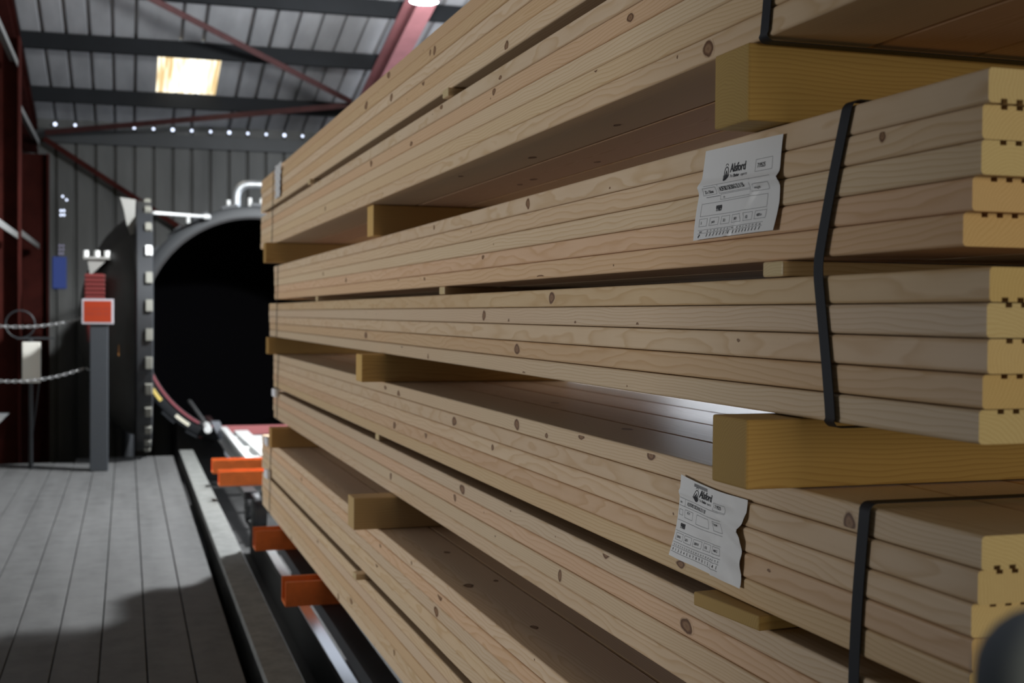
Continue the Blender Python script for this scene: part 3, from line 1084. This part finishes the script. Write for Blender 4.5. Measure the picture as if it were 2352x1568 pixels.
for k, deg in enumerate((101, 117, 132, 146, 159, 171, 183, 195, 207, 219, 231, 243, 255)):
    m = MB()
    t0 = math.radians(deg - 2.4)
    m.lathe([(DR + .001, .062), (DR + .022, .068), (DR + .022, .112), (DR + .001, .118)], 'x', c, 5, a0=t0, a1=t0 + math.radians(4.8), close=True)
    m.build('door_lug', LUGC if deg != 146 else WHITE, r)
m = MB()                                   # pale plate standing up from the rim
m.prism([(-.125, DR + 1.03), (-.005, DR + 1.015), (-.015, DR + .735), (-.045, DR + .725), (-.075, DR + .82), (-.095, DR + .93)], 'y', -.54, -.525)
m.build('stiffener_plate', simple('pale grey plate', (.20, .195, .18), .6), r)
m = MB()
m.box((-.40, -.62, DR + .53), (-.20, -.46, DR + .55))
m.prism([(-.37, DR + .53), (-.22, DR + .53), (-.35, DR + .40)], 'y', -.60, -.48)
m.build('lifting_bracket', simple('pale bracket', (.22, .215, .20), .5), r)
for x in (-.385, -.30, -.225):
    m = MB()
    m.tube([(x, -.55, DR + .55), (x, -.55, DR + .60)], .024, 10)
    m.build('bracket_bolt', WHITE, r, smooth=50)
m = MB()
for k in range(6):
    m.box((-.385, -.80, DR + .215 + k * .033), (-.235, -.66, DR + .240 + k * .033), 0, .004)
m.box((-.375, -.79, DR + .21), (-.245, -.67, DR + .41))
m.build('ribbed_motor', REDPL, r)
m = MB()
m.tube([(-.36, -.74, DR + .20), (-.345, -.74, DR + .0), (-.33, -.74, DR - .12)], .036, 12)
m.build('motor_hose', REDPL, r, smooth=50)
m = MB()
m.prism([(-.945, DR - .22), (-.875, DR - .22), (-.91, DR - .14)], 'x', -.135, -.130)
m.build('warning_sticker', simple('amber sticker', (.55, .22, .03), .5), r)
# hinge post carrying the door
m = MB()
m.tube([(-.06, 1.02, -.42), (-.06, 1.02, DR + .4)], .055, 14)
m.build('hinge_post', STEEL_DK, r, smooth=50)

m = MB()
m.tube([(.225, 11.25, 2.05), (.72, 12.14, 2.095)], .014, 10)
m.tube([(.70, 12.10, 2.093), (.735, 12.165, 2.097)], .024, 10)
o = placeB(m.build('stay_rod', WHITE, smooth=50))
tag(o, 'thin pale steel stay rod between the top of the open door and vessel ring', 'rod')

# ------------------------------------------------------------------ barrier post, sign, chains
r = thingB('barrier_post', 'square grey barrier post with an orange warning sign on top, on the walkway', 'post', (-.197, 10.02, .0))
m = MB()
m.box((-.066, -.06, .001), (.066, .06, 1.27), 0, .006)
m.build('post_shaft', GREYPOST, r)
m = MB()
m.box((-.123, -.075, 1.108), (.105, -.066, 1.296), 0, .003)
sg = m.build('sign_panel', simple('grey white sign panel', (.33, .31, .33), .6), r)
m = MB()
m.box((-.108, -.0765, 1.122), (.090, -.0752, 1.282))
m.build('sign_face', SIGN_O, sg)
m = MB()
for words_, z in (((3, 7, 5), 1.214), ((6, 5, 4), 1.176)):      # two lines of lettering too blurred to read
    x = -.090
    for nl in words_:
        for q in range(nl):
            m.box((x, -.0769, z), (x + .0035, -.0766, z + .017))
            m.box((x + .0035, -.0769, z + (.0, .007, .0135)[q % 3]), (x + .0068, -.0766, z + (.0, .007, .0135)[q % 3] + .0035))
            x += .0098
        x += .010
m.build('sign_print', SIGN_P, sg)
for z in (1.145, .763):
    m = MB()
    m.tube([(-.064 + .0, 0, z), (-.085, 0, z + .004), (-.092, 0, z + .02)], .006, 8)
    m.build('chain_hook', STEEL_LT, r)


def chain(label, pts):
    r = thingB('barrier_chain', label, 'chain', pts[0], 'barrier chains')
    base = Vector(pts[0])
    P = [Vector(p) for p in pts]
    # resample a quadratic sag
    N_ = 400
    path = []
    for k in range(N_ + 1):
        t = k / N_
        path.append(P[0] * (1 - t) ** 2 + P[1] * 2 * t * (1 - t) + P[2] * t * t)
    step, acc, last, k = .0255, 0.0, path[0], 0
    m = MB()
    ring = [(.009 * math.cos(a) + (.0075 if math.cos(a) >= 0 else -.0075), .009 * math.sin(a), 0) for a in [2 * math.pi * q / 14 for q in range(14)]]
    m.tube(ring, .0036, 6, closed=True)
    me = m.mesh('link', [CHAIN], 60)
    idx = 0
    for p, q in zip(path, path[1:]):
        acc += (q - p).length
        if acc >= step * idx:
            o = bpy.data.objects.new('link', me)
            C.objects.link(o)
            o.parent = r
            t = (q - p).normalized()
            rot = Vector((1, 0, 0)).rotation_difference(t).to_matrix().to_4x4()
            o.matrix_local = Matrix.Translation(p - base) @ rot @ Matrix.Rotation(math.pi / 2 * (idx % 2) + .4, 4, 'X')
            idx += 1
    return r


chain('upper galvanised chain hanging from the barrier post to the left', [(-.318, 10.02, 1.150), (-.70, 10.02, 1.035), (-1.10, 10.02, 1.118)])
chain('lower galvanised chain hanging from the barrier post to the left', [(-.318, 10.02, .769), (-.70, 10.02, .625), (-1.10, 10.02, .712)])

# white control box on a thin stand
r = thingB('control_stand', 'white control box on a thin grey stand with a hose loop, left of the post', 'control box', (-.69, 10.30, 0))
m = MB()
m.box((-.068, -.06, .655), (.062, .05, .965), 0, .006)
m.build('enclosure', CREAM, r)
m = MB()
m.tube([(-.01, 0, .002), (-.008, 0, .654)], .017, 12)
m.tube([(-.01, 0, .966), (-.01, 0, .985)], .017, 12)
m.tube([(.05, .02, .654), (.025, .02, .45), (-.01, .02, .2)], .007, 8)
m.build('stand_tube', STEEL_GY, r, smooth=50)
m = MB()
m.box((-.11, -.012, .986), (.16, .012, 1.002))
m.build('cross_bar', STEEL_GY, r)
m = MB()
m.tube([(-.085 + .105 * math.cos(a), 0, 1.10 + .105 * math.sin(a)) for a in [2 * math.pi * k / 40 for k in range(40)]], .006, 8, closed=True)
m.build('hose_loop', STEEL_GY, r, smooth=60)

r = thingB('metal_bench', 'low grey metal bench at the left edge beneath the chains', 'bench', (-.98, 10.25, 0))
m = MB()
m.prism([(-.12, .42), (.125, .42), (.07, .36), (-.05, .27), (-.12, .25)], 'y', -.15, .15)
m.build('bench_top', STEEL_LT, r)
m = MB()
m.tube([(-.08, 0, .002), (-.08, 0, .262)], .02, 10)
m.build('bench_leg', STEEL_DK, r)

# ------------------------------------------------------------------ shed walls, roof
YW = 14.0                                   # end wall
ZW = 3.20                                   # roof height at the end wall
SL = .21                                    # roof slope
RIDGE = 2.0
RP, RX0 = .196, -.708                       # rib pitch and a rib position


def roofz(y):
    return ZW + SL * (YW - y) if y >= RIDGE else ZW + SL * (YW - RIDGE) - SL * (RIDGE - y)


def ribs(x0, x1, rh=.034):
    """sheet section: flat pans with narrow raised ribs; list of (x, height)"""
    pts = [(x0, 0)]
    k = math.ceil((x0 - RX0) / RP)
    while RX0 + k * RP < x1 - .03:
        c = RX0 + k * RP
        if c - .022 > pts[-1][0]:
            pts += [(c - .020, 0), (c - .012, rh), (c + .012, rh), (c + .020, 0)]
        k += 1
    pts.append((x1, 0))
    return pts


def sheet_roof(x0, x1, y0, y1, rh=.034):
    m = MB()
    p = ribs(x0, x1, rh)
    n = len(p)
    vs = [(x, y, roofz(y) + h + o_) for o_ in (0, .002) for y in (y0, y1) for x, h in p]
    fs = [(i, i + 1, n + i + 1, n + i) for i in range(n - 1)] + [(2 * n + i, 2 * n + i + 1, 3 * n + i + 1, 3 * n + i) for i in range(n - 1)]
    m.add(vs, fs)
    return m


PUR = [13.12, 11.86, 10.74, 9.55, 8.35, 7.15, 5.95, 4.75, 3.55, 2.3]
SKX0, SKX1, SKY0, SKY1 = .275, .855, 11.86, 13.12
m = MB()
for (x0, x1, y0, y1) in ((-8.5, SKX0, RIDGE, YW + .1), (SKX1, 6.3, RIDGE, YW + .1), (SKX0, SKX1, RIDGE, SKY0 + .03), (SKX0, SKX1, SKY1 - .03, YW + .1), (-8.5, 6.3, -4.5, RIDGE)):
    q = sheet_roof(x0, x1, y0, y1)
    m.add(q.v, q.f)
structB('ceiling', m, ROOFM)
m = sheet_roof(SKX0 + .002, SKX1 - .002, SKY0 + .03, SKY1 - .03, .004)
structB('window_1', m, LIGHTPANEL)

m = MB()
p = ribs(-1.3, 6.3)
n = len(p)
vs = [(x, YW + h + o_, z) for o_ in (0, .002) for z in (-.45, ZW) for x, h in p]
fs = [(i, i + 1, n + i + 1, n + i) for i in range(n - 1)] + [(2 * n + i, 2 * n + i + 1, 3 * n + i + 1, 3 * n + i) for i in range(n - 1)]
m.add(vs, fs)
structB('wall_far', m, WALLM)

m = MB()                                    # left gable wall, ribbed along the building
pl = []
y = -4.0
while y < YW:
    pl += [(y, 0), (y + .15, 0), (y + .158, .03), (y + .182, .03), (y + .19, 0)]
    y += .20
n = len(pl)
vs = [(-1.15 - h, y, -.45) for y, h in pl] + [(-1.15 - h, y, roofz(y) - .003) for y, h in pl]
m.add(vs, [(i, i + 1, n + i + 1, n + i) for i in range(n - 1) if not 1.95 < pl[i][0] < 7.55])   # gap for the side fill; unseen nearer stretch added to shade the near boards
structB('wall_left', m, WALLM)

m = MB()                                    # right wall with a wide doorway
XR_ = 6.0
DO0, DO1, DOZ = 3.6, 13.4, 2.9
m.box((XR_, -4.5, -.02), (XR_ + .1, DO0, 3.0))
m.box((XR_, DO1, -.02), (XR_ + .1, YW + .1, 3.0))
m.box((XR_, DO0, DOZ), (XR_ + .1, DO1, 3.19))
m.box((XR_, -4.5, 3.0), (XR_ + .1, DO0, 3.19))
structB('wall_right', m, WALLM)

m = MB()
m.box((2.44, YW - .02, 1.00), (3.6, YW - .004, 1.68))
structB('window_60', m, emit('added reflection glow', (.80, .88, 1.0), 1.1))  # unseen glowing panel added so the rail heads reflect a bright strip
m = MB()  # bars over the added panel, giving dark bands in its reflection
for (a, b_) in (((2.40, .96), (3.64, 1.00)), ((2.40, 1.68), (3.64, 1.72)), ((2.40, 1.0), (2.44, 1.68)), ((3.60, 1.0), (3.64, 1.68)), ((2.44, 1.28), (3.6, 1.32)), ((2.44, 1.40), (3.6, 1.415))):
    m.box((a[0], YW - .04, a[1]), (b_[0], YW - .022, b_[1]))
structB('panel_bars', m, STEEL_DK)

# roof steel: each purlin, rafter and brace is its own length of steel
PURM = simple('dark purlin steel', (.007, .008, .0095), .7, noise=.2, scale=3, spec=.2)
ordn = ['first', 'second', 'third', 'fourth', 'fifth', 'sixth', 'seventh', 'eighth', 'ninth', 'tenth']
for i, y in enumerate(PUR):
    m = MB()
    z = roofz(y) - .004
    m.prism([(y - .03, z), (y + .03, z), (y + .03, z - .012), (y - .016, z - .012), (y - .016, z - .128), (y + .03, z - .128), (y + .03, z - .14), (y - .03, z - .14)], 'x', -1.14, 5.95)
    o = placeB(m.build('roof_purlin', PURM))
    tag(o, f'dark steel roof purlin, {ordn[i]} up the slope from the far wall', 'purlin', 'roof purlins')
m = MB()
m.box((-1.14, YW - .07, 2.95), (5.95, YW - .01, 3.09))
o = placeB(m.build('eaves_beam', simple('blue grey eaves steel', (.017, .0195, .022), .5, noise=.3, scale=3)))
tag(o, 'blue grey steel eaves beam along the top of the far wall', 'beam')


def ibeam_slope(x0, x1, y0, y1, drop, h, tf=.012, tw=.010):
    """I-section rafter following the slope"""
    xc = (x0 + x1) / 2
    sec = [(x0, 0), (x1, 0), (x1, -tf), (xc + tw / 2, -tf), (xc + tw / 2, -h + tf), (x1, -h + tf), (x1, -h), (x0, -h), (x0, -h + tf), (xc - tw / 2, -h + tf), (xc - tw / 2, -tf), (x0, -tf)]
    m = MB()
    vs = [(x, y, roofz(y) - drop + z) for y in (y0, y1) for x, z in sec]
    n = len(sec)
    m.add(vs, [(i, (i + 1) % n, n + (i + 1) % n, n + i) for i in range(n)] + [tuple(reversed(range(n))), tuple(range(n, 2 * n))])
    return m


o = placeB(ibeam_slope(2.215, 2.365, RIDGE, YW - .12, .147, .25).build('roof_rafter', RED_PK))
tag(o, 'pinkish red steel rafter climbing from the far wall, lit pink beneath', 'rafter', 'roof rafters')
o = placeB(ibeam_slope(-1.02, -.87, RIDGE, YW - .12, .147, .25).build('roof_rafter', RED_DK))
tag(o, 'dark red steel rafter along the left wall', 'rafter', 'roof rafters')


def brace(label, a, b, w=.05, m_=RED_OX):
    a, b = Vector(a), Vector(b)
    t = (b - a).normalized()
    u = t.cross(Vector((0, 0, 1))).normalized()
    v = u.cross(t)
    m = MB()
    sec = [(-w, 0), (w * .2, 0), (w * .2, -w * 1.1), (w * .05, -w * 1.1), (w * .05, -w * .15), (-w, -w * .15)]
    vs = [p + u * s - v * (-q) for p in (a, b) for s, q in sec]
    n = len(sec)
    m.add(vs, [(i, (i + 1) % n, n + (i + 1) % n, n + i) for i in range(n)] + [tuple(reversed(range(n))), tuple(range(n, 2 * n))])
    o = placeB(m.build('roof_brace', m_))
    return tag(o, label, 'brace', 'diagonal braces')


brace('red angle brace falling rightwards across the roof above the rooflight', (.05, 10.45, 3.765), (2.14, 12.55, 3.335))
brace('red angle brace rising rightwards across the roof beneath the rooflight', (-.80, 13.80, 3.055), (2.14, 12.62, 3.315))
brace('dark red angle brace slanting down across the far wall behind the vessel door', (-.80, 13.86, 3.0), (.75, 13.88, 2.0), m_=RED_DK)

# columns on the left wall
for (y, lab) in ((10.95, 'dark red steel column at the left edge of the picture'), (13.78, 'dark red steel column in the far left corner'), (8.0, 'dark red steel column on the left wall nearest the walkway, beyond the picture edge')):
    m = MB()
    h, w, t = .26, .20, .014
    x1 = -.76 if y > 13 else -.82
    m.prism([(x1, y - w / 2), (x1, y + w / 2), (x1 - t, y + w / 2), (x1 - t, y + .006), (x1 - h + t, y + .006), (x1 - h + t, y + w / 2), (x1 - h, y + w / 2), (x1 - h, y - w / 2), (x1 - h + t, y - w / 2), (x1 - h + t, y - .006), (x1 - t, y - .006), (x1 - t, y - w / 2)], 'z', -.44, roofz(y + w / 2) - .42)
    o = placeB(m.build('steel_column', RED_DK))
    tag(o, lab, 'column', 'left wall columns')
for (y0, y1, z, xr_, lab) in ((8.2, 10.84, 3.20, -.83, 'grey steel rail high on the left wall, nearer bay'), (11.1, 13.6, 2.92, -.84, 'grey steel rail high on the left wall, farther bay'),
                              (8.2, 10.84, 1.83, -.83, 'pale steel rail at head height on the left wall, nearer bay'), (11.1, 13.6, 1.88, -.84, 'pale steel rail at head height on the left wall, farther bay')):
    m = MB()
    m.prism([(xr_ - .06, z), (xr_, z), (xr_, z - .05), (xr_ - .008, z - .05), (xr_ - .008, z - .010), (xr_ - .06, z - .010)], 'y', y0, y1)
    o = placeB(m.build('wall_rail', simple('wall rail steel', (.15, .15, .145), .5)))
    tag(o, lab, 'wall rail', 'left wall rails')

# daylight where the sheets do not meet, and round holes in the far wall


def disc(x, y, z, r, mat, name):
    m = MB()
    m.add([(x, y, z)] + [(x + r * math.cos(2 * math.pi * k / 14), y, z + r * math.sin(2 * math.pi * k / 14)) for k in range(14)], [(0, 1 + k, 1 + (k + 1) % 14) for k in range(14)])
    o = structB(name, m, mat)
    return o


i = 2
for k in range(0, 30):
    if k == 2:
        continue
    disc(RX0 + k * RP, YW - .075, 3.137, .014 if k % 3 else .018, HOLE, f'window_{i}')
    i += 1
for (x, z, dim) in ((-.638, 2.40, 0), (-.599, 2.365, 0), (-.655, 2.251, 0), (-.625, 2.252, 0), (-.655, 2.206, 0), (-.625, 2.207, 0), (-.667, 1.886, 1), (-.633, 1.887, 1), (-.667, 1.845, 1), (-.633, 1.846, 1), (-.668, 1.805, 1), (-.638, 1.805, 1)):
    disc(x, YW - .003, z, .011 if not dim else .012, HOLEDIM if dim else HOLE, f'window_{i}')
    i += 1
m = MB()
m.box((-.735, YW - .02, 1.44), (-.60, YW - .004, 1.77))
structB(f'window_{i}', m, BLUEGL)

# ------------------------------------------------------------------ lamp
LX, LY, LZ = 1.975, 8.62, 3.37
r = thingB('highbay_lamp', 'bright high bay lamp hanging below the roof, right of the red rafter', 'lamp', (LX, LY, LZ))
m = MB()
m.lathe([(.05, .30), (.055, .20), (.094, .02), (.098, .0), (.092, .0), (.045, .19)], 'z', (0, 0, 0), 32)
m.build('lamp_reflector', WHITE, r, smooth=50)
m = MB()
m.lathe([(.001, .012), (.086, .012), (.086, .008), (.001, .008)], 'z', (0, 0, 0), 32)
m.build('lamp_lens', LAMP, r)
m = MB()
m.tube([(0, 0, .30), (0, 0, .50)], .05, 14)
m.tube([(0, 0, .5), (0, 0, roofz(LY) - LZ - .146)], .008, 8)
m.build('lamp_stem', STEEL_DK, r)

# ------------------------------------------------------------------ grey rounded post close to the lens
r = bpy.data.objects.new('hand_rail_post', None)
C.objects.link(r)
r.location = (.3335, .384, 0)
tag(r, 'blurred dark grey round-topped rail post close to the camera, bottom right corner', 'rail post')
m = MB()
m.lathe([(.0275, .002), (.0275, 1.0655)] + [(.0275 * math.cos(a), 1.0655 + .0275 * math.sin(a)) for a in (.25, .5, .75, 1.0, 1.25, 1.5)] + [(.0005, 1.093)], 'z', (0, 0, 0), 32)
m.build('rail_upright', simple('blue grey tube', (.30, .35, .43), .85, spec=.1), r, smooth=60)
m = MB()
m.tube([(.004, .004, 1.091), (.004, .004, 1.142)], .0055, 12)
m.build('rail_pin', simple('dark brown pin', (.03, .018, .012), .7), r, smooth=50)

# ------------------------------------------------------------------ light
w = bpy.data.worlds.new('World')
sc.world = w
w.use_nodes = True
bg = w.node_tree.nodes['Background']
bg.inputs[0].default_value = (.80, .88, 1.0, 1)
bg.inputs[1].default_value = .10


def area(name, loc, target, sx, sy, power, col, spread=180):
    l = bpy.data.lights.new(name, 'AREA')
    l.shape = 'RECTANGLE'
    l.size, l.size_y = sx, sy
    l.energy = power
    l.color = col
    l.spread = math.radians(spread)
    o = bpy.data.objects.new(name, l)
    C.objects.link(o)
    o.location = loc
    o.rotation_euler = (Vector(target) - Vector(loc)).to_track_quat('-Z', 'Y').to_euler()
    return o


# daylight in the right-hand doorway
area('doorway_daylight', fromB(6.06, (DO0 + DO1) / 2, 1.9), fromB(0, (DO0 + DO1) / 2, 1.9), DO1 - DO0, 2.0, 420, (.82, .90, 1.0))
area('doorway_ground_light', fromB(6.06, 12.2, .45), fromB(0, 12.2, .45), 2.4, .9, 9, (.86, .92, 1.0))
# added fill for the stack's walkway face; the open side is assumed
area('side_fill', fromB(-8.2, 5.2, .8), fromB(0, 5.2, .9), 5.4, 1.2, 345, (.97, .98, 1.0))
# added warm fill for the near board ends, behind the camera
area('warm_end_fill', fromB(1.5, -4.4, 1.6), fromB(1.2, 3, 1.1), 1.7, 2.4, 105, (1.0, .87, .56))
# lamp
l = bpy.data.lights.new('lamp_light', 'SPOT')
l.energy = 1620
l.spot_size = math.radians(165)
l.spot_blend = .3
l.shadow_soft_size = .10
l.color = (.93, .97, 1.0)
o = bpy.data.objects.new('lamp_light', l)
C.objects.link(o)
o.location = fromB(LX, LY, LZ - .02)

l = bpy.data.lights.new('lamp_spill', 'POINT')
l.energy = 340
l.shadow_soft_size = .12
l.color = (.93, .97, 1.0)
o = bpy.data.objects.new('lamp_spill', l)
C.objects.link(o)
o.location = fromB(LX, LY, LZ - .14)

# ------------------------------------------------------------------ camera
f, r_ = 2900.0, .0075
pt = math.atan(61.1 / f)
psi = math.atan(921.5 / f * math.cos(pt))
s, c_ = math.sin(psi), math.cos(psi)
sp, cp = math.sin(pt), math.cos(pt)
Rv, Fv, Uv = Vector((c_, -s, 0)), Vector((s * cp, c_ * cp, -sp)), Vector((s * sp, c_ * sp, cp))
R2 = (Rv + Uv * r_).normalized()
U2 = (Uv - Rv * r_).normalized()
cam = bpy.data.cameras.new('Camera')
cam.sensor_fit = 'HORIZONTAL'
cam.sensor_width = 36.0
cam.lens = f / 2352 * 36
cam.clip_start = .02
cam.dof.use_dof = True
cam.dof.focus_distance = 1.95
cam.dof.aperture_fstop = cam.lens / 7.0
co = bpy.data.objects.new('Camera', cam)
C.objects.link(co)
M = Matrix((R2, U2, -Fv)).transposed().to_4x4()
M.translation = (0, 0, H)
co.matrix_world = M
sc.camera = co
sc.view_settings.view_transform = 'Standard'
sc.view_settings.look = 'None'
sc.view_settings.gamma = 1.0
sc.view_settings.exposure = 0.0
sc.view_settings.use_curve_mapping = False
